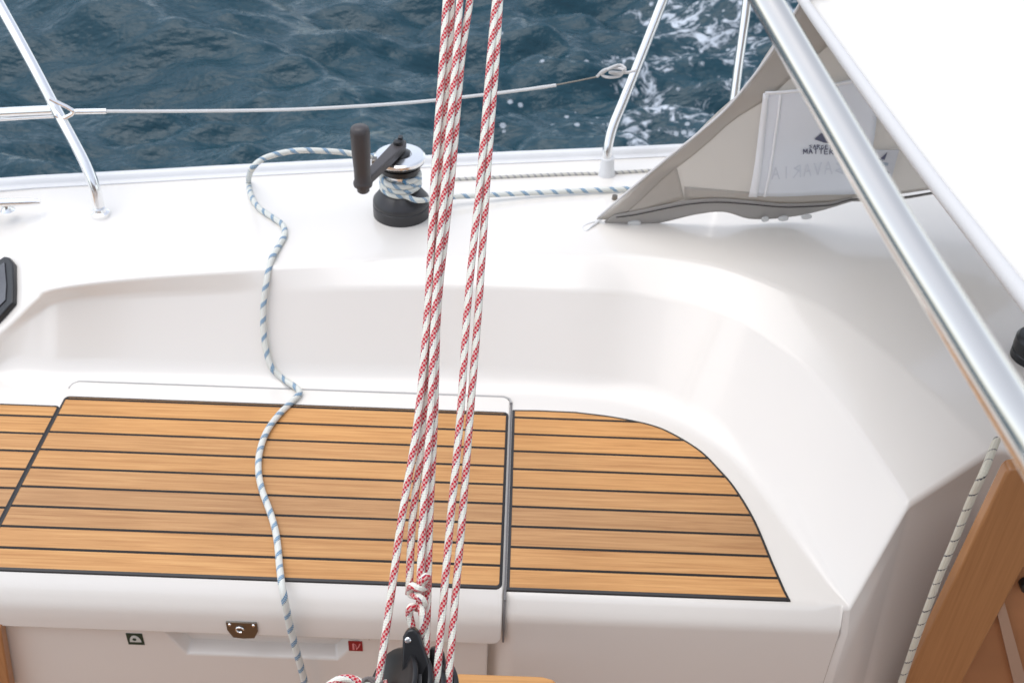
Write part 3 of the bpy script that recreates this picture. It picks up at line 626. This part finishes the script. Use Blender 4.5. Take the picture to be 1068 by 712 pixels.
# strap from the block down to the table
bm = bmesh.new(); tbz = -.04; foot = Vector((ctr.x, ctr.y, tbz)); tube(bm, [ctr-Vector((0, 0, .03)), foot], .012, 12); lathe(bm, [(0, 0), (.03, 0), (.028, .008), (.012, .012), (0, .012)], foot, 24); obj('swivel_post', bm, M['blk2'], blk)
# cockpit table
tab = empty('cockpit_table', (.0, .75, -.42), 'teak cockpit table edge below the black block', 'table')
p = atz(520, 702, tbz); px1 = atz(588, 712, tbz).x
yt = p.y; bm = bmesh.new(); prism(bm, rc(-.10, yt-.38, px1, yt, .035), Vector((0, 0, .024))); ob = bevel(obj('tabletop', bm, teak_mat('table_teak', seams=False, pitch=5, ystart=-2), tab), .004, 3)
ob.data.transform(Matrix.Translation(Vector((0, 0, tbz-.026))))
bm = bmesh.new(); box(bm, (0, yt-.2, -.24), (.05, .05, .38)); bevel(obj('leg', bm, M['varnish'], tab), .006)
# ------------------------------------------------------------------ guard rails
def st_tube(name, pts, r, parent, m='steelw'):
    bm = bmesh.new(); tube(bm, resample(catmull(pts, 8), .012), r, 18); return obj(name, bm, M[m], parent)
yl = atz(104, 222, ZD).y
pp = empty('pushpit_rail', atz(104, 222, ZD), 'bent steel pushpit leg with two horizontal rails at the left', 'guard rail')
leg = [(104, 222, 0), (101.5, 208, .004), (99, 196, .008), (93, 180, .02), (85, 163, .04), (72, 139, .07), (60, 117, .10), (40, 79, .145), (20, 42, .19), (0, 6, .235), (-25, -40, .29)]
st_tube('leg', [aty(u, v, yl+d) for u, v, d in leg], .0118, pp)
bm = bmesh.new(); lathe(bm, [(0, -.01), (.020, -.01), (.020, .004), (.014, .007), (.0125, .014), (0, .014)], atz(104.5, 223, ZD), 28); obj('foot', bm, M['steelw'], pp)
yr = yl+.105
st_tube('rail', [aty(u, v, yr) for u, v in ((62, 114.5), (30, 116), (0, 117.5), (-60, 121), (-300, 134), (-620, 152))], .0105, pp)
st_tube('rail', [aty(u, v, yr+.01) for u, v in ((58, 121), (30, 122.5), (0, 124.5), (-60, 129), (-300, 146), (-620, 168))], .0050, pp)
bm = bmesh.new(); E = aty(62, 118, yr-.015)
tube(bm, resample(catmull([aty(u, v, yr-.02) for u, v in ((52, 103), (62, 108), (72, 113), (77, 117), (72, 121), (64, 124), (58, 120))], 6), .004), .0042, 10); obj('wire_eye', bm, M['steelw'], pp)
# lifeline
ll = empty('lifeline', aty(300, 115, yr), 'white covered lifeline wire spanning between pushpit and stanchion', 'wire')
def LY(u): return yr+(u-75)/560*.16
bm = bmesh.new(); tube(bm, [aty(u, v, LY(u)) for u, v in ((74, 117), (80, 116.6), (109, 116.2), (111, 116.2))], .0062, 12); obj('end_fitting', bm, M['steelw'], ll)
lp = catmull([aty(u, v, LY(u)) for u, v in ((108, 116.2), (200, 116), (300, 114.5), (380, 110.5), (440, 106), (500, 99.5), (545, 94), (580, 89))], 6)
bm = bmesh.new(); tube(bm, lp, .0036, 10); obj('wire', bm, M['wire'], ll)
bm = bmesh.new(); tube(bm, [aty(u, v, LY(u)) for u, v in ((579, 89), (600, 85), (622, 80.5))], .0016, 8); obj('bare_wire', bm, M['dsteel'], ll)
kp = [(620, 81), (628, 73), (640, 70), (652, 72), (648, 80), (634, 82), (626, 78), (636, 70), (648, 66), (655, 72), (645, 78), (635, 75), (655, 76), (668, 73)]
bm = bmesh.new(); tube(bm, resample(catmull([aty(u, v, LY(u)+.006*(-1)**i) for i, (u, v) in enumerate([(638+(a-638)*.85, 76+(b-76)*.8) for a, b in kp])], 6), .004), .0032, 10); obj('lashing_knot', bm, M['piping'], ll)
def stanchion(name, base, pts, lab, dy):
    b0 = atz(*base, ZD); t = empty(name, b0, lab, 'stanchion', 'stanchions on the toe rail')
    st_tube('tube', [aty(u, v, b0.y+d*dy) for u, v, d in pts], .0112, t)
    bm = bmesh.new(); lathe(bm, [(0, -.012), (.021, -.012), (.0205, .0), (.0175, .010), (.0155, .034), (.0150, .042), (.0125, .045), (0, .045)], b0, 28); obj('foot', bm, M['rail'], t); return t
s1 = stanchion('stanchion', (632.5, 181.5), [(632.5, 176, 0), (633, 162, .0), (635, 148, .01), (640, 130, .03), (650, 106, .06), (670, 56, .12), (692, 0, .18), (712, -50, .24)], 'bent steel stanchion on the toe rail left of the canvas', 1)
s2 = stanchion('stanchion', (756, 178), [(756, 172, 0), (757, 160, .0), (760, 140, .02), (765, 108, .05), (770, 70, .08), (777, 20, .12), (783, -30, .17)], 'steel stanchion half hidden behind the beige canvas', 1)
# mooring cleat at the far left
ck = empty('mooring_cleat', atz(10, 214, ZD), 'pale cleat on the deck edge at far left', 'cleat')
bm = bmesh.new(); tube(bm, [atz(u, v, .221) for u, v in ((-50, 214), (-30, 213), (0, 211.5), (30, 210.5), (42, 210.5))], .0075, 14, taper=lambda t: .7+.5*math.sin(math.pi*t)); obj('horn', bm, M['steelw'], ck)
for u in (-18, 8):
    bm = bmesh.new(); lathe(bm, [(0, 0), (.016, 0), (.010, .008), (.009, .024), (0, .026)], atz(u, 219, ZD), 20); obj('foot', bm, M['steelw'], ck)
# rope clutch knob on the coachroof at right
cw = atz(1078, 372, .207); rwn = empty('halyard_winch', cw, 'black winch drum showing at the right edge under the white canvas', 'winch')
bm = bmesh.new(); lathe(bm, [(0, -.01), (.042, -.01), (.042, .012), (.040, .014), (.040, .018), (.0425, .020), (.0425, .040), (.038, .046), (.03, .048), (0, .048)], cw, 44); obj('base', bm, M['black'], rwn)
bm = bmesh.new(); lathe(bm, [(.028, .046), (.027, .07), (.034, .078), (.034, .084), (0, .086)], cw, 40); obj('drum', bm, M['blk2'], rwn)
# ------------------------------------------------------------------ spray hood
hood = empty('spray_hood', atz(800, 222, .27), 'spray hood of beige canvas side and white roof panel with piped edge', 'spray hood')
pA = atz(625, 228, .212); pB = atz(800, 228, .214); pC = aty(838, 0, pA.y-.16)
hn = (pB-pA).cross(pC-pA).normalized()
if hn.dot(CAM-pA) < 0: hn = -hn
def hp_(u, v, off=0): return atpl(u, v, pA, hn)+hn*off
A = catmull([Vector((u, v, 0)) for u, v in ((624, 226), (655, 199), (690, 169), (725, 141), (757, 113), (785, 80), (808, 48), (826, 18), (840, -8), (856, -40))], 8)
B = catmull([Vector((u, v, 0)) for u, v in ((627, 228), (650, 222), (687, 214), (741, 208), (782, 209), (822, 213), (863, 212), (895, 204), (937, 202), (975, 197), (1040, 188), (1120, 180))], 8)
def at_t(P, t):
    L = [0]
    for a, b in zip(P, P[1:]): L.append(L[-1]+(b-a).length)
    s = t*L[-1]
    for i in range(len(P)-1):
        if L[i+1] >= s: return P[i].lerp(P[i+1], (s-L[i])/max(1e-6, L[i+1]-L[i]))
    return P[-1]
def fold(u, v):
    return .004*math.sin(u*.045+v*.02)+.003*math.sin(v*.07-u*.03)+.008*noise.noise(Vector((u*.012, v*.02, 0)))
bm = bmesh.new(); rows = []
for j in range(41):
    s = j/40; rows.append([hp_(*(at_t(A, i/60).lerp(at_t(B, i/60), s))[:2], fold(*(at_t(A, i/60).lerp(at_t(B, i/60), s))[:2])) for i in range(61)])
grid(bm, rows); side = obj('side_panel', bm, M['canvas'], hood, ang=None); solid(side, .0012)
def strip(name, outer, inner, m, off=.004, parent=None, nu=50, nv=6):
    o_, i_ = catmull([Vector((*q, 0)) for q in outer], 6), catmull([Vector((*q, 0)) for q in inner], 6)
    bm = bmesh.new(); rows = []
    for j in range(nv+1):
        r_ = []
        for i in range(nu+1):
            q = at_t(o_, i/nu).lerp(at_t(i_, i/nu), j/nv); r_.append(hp_(q.x, q.y, off+fold(q.x, q.y)))
        rows.append(r_)
    grid(bm, rows); o = obj(name, bm, m, parent or side, ang=None); solid(o, .0012); return o
strip('hem', [(622, 227), (657, 198), (692, 168), (727, 140), (759, 111), (787, 78), (810, 46), (842, -10)], [(640, 227), (680, 197), (707, 174), (750, 139), (790, 108), (823, 81), (846, 60), (885, 22)], M['hem'], .003)
strip('tip_patch', [(640, 219), (665, 200), (684, 184), (705, 172)], [(644, 220), (668, 217), (690, 213), (714, 208)], M['hem'], .0028, nu=20)
strip('skirt', [(630, 228), (644, 218.5), (687, 212), (741, 206), (782, 207), (822, 211), (863, 210), (888, 204)], [(632, 230), (655, 232), (690, 229), (725, 222), (755, 219), (785, 226), (835, 225), (888, 208)], M['skirt'], .006)
strip('tuck', [(888, 205.5), (937, 203), (978, 198), (1060, 187)], [(888, 208), (937, 206), (978, 201), (1060, 191)], M['skirt'], .006, nu=20, nv=2)
strip('lower_band', [(714, 196), (782, 199), (840, 201), (880, 201), (940, 198), (1060, 186)], [(714, 208.5), (782, 208), (822, 212), (863, 211), (940, 200.5), (1060, 187)], M['hem'], .0028, nu=40, nv=3)
bm = bmesh.new(); tube(bm, resample([hp_(q.x, q.y, .009+fold(q.x, q.y)) for q in catmull([Vector((*q, 0)) for q in ((642, 221), (687, 215), (741, 209), (782, 210), (822, 214), (863, 212.5), (890, 205), (937, 203), (976, 198))], 6)], .01), .0012, 6); obj('seam', bm, M['caulk'], side)
bm = bmesh.new(); tube(bm, resample([hp_(q.x, q.y, .002) for q in A], .01), .0028, 8); obj('edge_binding', bm, M['piping'], side)
for u, v, rx in ((661, 227.5, 7), (797, 223.5, 4), (816, 222.8, 5.5), (840, 221, 5.5)):
    bm = bmesh.new(); c0 = hp_(u, v, .012); e1 = (hp_(u+rx, v-.4, .012)-c0); e2 = (hp_(u, v-2.2, .012)-c0)
    prism(bm, [c0+e1*math.cos(t)+e2*math.sin(t) for t in [k*math.pi/7 for k in range(14)]], hn*.004)
    obj('fastener', bm, M['plain'], side)
pk = strip('pocket', [(797, 93), (812, 91), (840, 88.5), (870, 86), (898, 83), (918, 82)], [(782, 201), (800, 201.5), (830, 202), (855, 202), (880, 201.5), (903, 199)], M['pocket'], .0065, nu=20, nv=20)
strip('binding', [(795, 93), (789, 145), (780, 201.5)], [(801, 93), (796, 145), (789, 201.5)], M['pockedge'], .009, pk, nu=16, nv=1)
strip('binding', [(812, 90), (805, 145), (795, 201)], [(815, 90), (808, 145), (798, 201)], M['pockedge'], .009, pk, nu=16, nv=1)
strip('binding', [(797, 91), (850, 87), (918, 81)], [(797, 94), (850, 90), (918, 84)], M['pockedge'], .0095, pk, nu=16, nv=1)
def poly(name, pts, m, off, parent, th=.0006):
    bm = bmesh.new(); prism(bm, [hp_(u, v, off+fold(u, v)) for u, v in pts], hn*th); return obj(name, bm, m, parent, smooth=False)
def glyphs(name, text, u0, v0, cw_, ch, m, off, parent, mirror=False, slant=0, adv=None, th=.9):
    """stroke letters drawn as thin bars on the pocket"""
    S = {'A': [((0, 0), (.5, 1)), ((.5, 1), (1, 0)), ((.22, .4), (.78, .4))], 'B': [((0, 0), (0, 1)), ((0, 1), (.8, .85)), ((.8, .85), (0, .52)), ((0, .52), (.95, .25)), ((.95, .25), (0, 0))],
         'V': [((0, 1), (.5, 0)), ((.5, 0), (1, 1))], 'R': [((0, 0), (0, 1)), ((0, 1), (.9, .78)), ((.9, .78), (0, .48)), ((.3, .5), (1, 0))], 'I': [((.5, 0), (.5, 1))],
         'S': [((.95, .9), (.1, .8)), ((.1, .8), (.9, .3)), ((.9, .3), (.05, .05))], 'E': [((0, 0), (0, 1)), ((0, 1), (.9, 1)), ((0, .5), (.8, .5)), ((0, 0), (.9, 0))], 'M': [((0, 0), (0, 1)), ((0, 1), (.5, .3)), ((.5, .3), (1, 1)), ((1, 1), (1, 0))],
         'T': [((.5, 0), (.5, 1)), ((0, 1), (1, 1))], 'L': [((0, 1), (0, 0)), ((0, 0), (.8, 0))], 'G': [((.9, .85), (.1, .8)), ((.1, .8), (.1, .1)), ((.1, .1), (.9, .1)), ((.9, .1), (.9, .5))]}
    bm = bmesh.new(); x = u0
    for ch_ in text:
        for (a, b), (c, d) in S[ch_]:
            if mirror: a, c = 1-a, 1-c
            p1 = (x+a*cw_, v0-b*ch+slant*(x-u0)); p2 = (x+c*cw_, v0-d*ch+slant*(x-u0))
            P1, P2 = hp_(*p1, off+fold(*p1)), hp_(*p2, off+fold(*p2)); dd = P2-P1; nrm = dd.cross(hn).normalized()*(th*.0009)
            prism(bm, [P1-nrm, P1+nrm, P2+nrm, P2-nrm], hn*.0004)
        x += adv or cw_*1.45
    return obj(name, bm, m, parent, smooth=False)
glyphs('lettering', 'SARGET', 843.5, 153.5, 3.0, 4.0, M['ink'], .0085, pk, slant=.10, adv=4.3, th=.75)
glyphs('lettering', 'MATTER', 837.5, 158.5, 3.9, 5.0, M['ink'], .0085, pk, slant=.10, adv=5.6, th=1.0)
poly('emblem', [(849, 143.5), (857, 136), (866, 146), (868, 149), (859, 148)], M['ink'], .0085, pk)
glyphs('embossed_lettering', 'AIRAVAB', 804, 181, 7.5, 12, M['ghost'], .008, pk, mirror=True, adv=11.2, th=1.5)
tg = poly('label_tag', [(911, 152), (936, 150.5), (928, 183), (905, 181)], M['tagw'], .0095, side, .001)
poly('emblem', [(917, 160.5), (923.5, 153.5), (921, 162)], M['ink'], .0108, tg)
poly('emblem', [(915, 160), (920, 163), (914.5, 162.8)], M['ink'], .0108, tg)
poly('print', [(914, 164), (925, 165), (924.5, 168), (914, 167)], mat('pale_print', (.35, .42, .5), .6), .0108, tg)
poly('print', [(921.5, 173.5), (926, 174.5), (925.5, 177), (921, 176)], M['ink'], .0108, tg)
# lashing at the tip
bm = bmesh.new()
tube(bm, resample(catmull([hp_(628, 227, .004), atz(620, 231, .207), atz(612, 234, .205), atz(607, 238, .204), atz(611, 241, .205), atz(617, 236, .208), atz(626, 229, .212)], 6), .004), .0026, 8)
obj('tip_lashing', bm, M['plain'], hood)
bm = bmesh.new(); lathe(bm, [(0, -.004), (.007, -.004), (.006, .010), (0, .012)], atz(641, 208, .202), 12); obj('deck_stud', bm, M['dsteel'], hood)
# roof panel
e0_ = aty(846, 8, pC.y+.02); e0_ = aty(838, 0, pC.y)
e1_ = atz(1068, 310, .86); dE = (e1_-e0_)
def edge(t):  # t 0 = far, 1 = at the right frame edge; continues past it
    p = e0_+dE*t; p.z += .020*math.sin(min(1.5, max(0, t))*math.pi/1.0)*0; return p
prof_px = [(800, -60), (838, 0), (870, 46), (905, 95), (945, 150), (985, 203), (1025, 254), (1068, 309), (1115, 370), (1170, 442)]
ep = []
for u, v in prof_px:
    # edge lies in the vertical plane through e0_, e1_
    nn = Vector((dE.y, -dE.x, 0)).normalized(); ep.append(atpl(u, v, e0_, nn))
ep = catmull(ep, 6)
rows = []
for k in range(0, 40):
    t = k/39; fx = t*1.15
    rise = .11*(1-(1-min(1, t*1.6))**2)-.25*max(0, t-.5)
    if k == 0: rise = 0
    rows.append([p+Vector((fx+.04*t, 0, rise+.006*noise.noise(Vector((fx*4, p.y*3, 0)))*min(1, t*8))) for p in ep])
bm = bmesh.new(); grid(bm, rows); rf = obj('roof_panel', bm, M['white_vinyl'], hood, ang=None); solid(rf, .0025, -1)
bm = bmesh.new(); tube(bm, [p+Vector((-.002, 0, .001)) for p in ep], .0092, 14); obj('piping', bm, M['piping'], rf)
# grab rail
gr = empty('grab_rail', atd(935, 230, .78), 'thick polished steel tube crossing in front of the white canvas roof', 'grab rail')
def gd(v): return .92-.00072*v
gp = [atd(u, v, gd(v)) for u, v in ((760, -68), (799, 0), (833, 59), (868, 119), (915, 200), (955, 266), (995, 330), (1036, 396), (1073, 455), (1128, 545))]
st_tube('tube', gp, .0126, gr, 'steel')
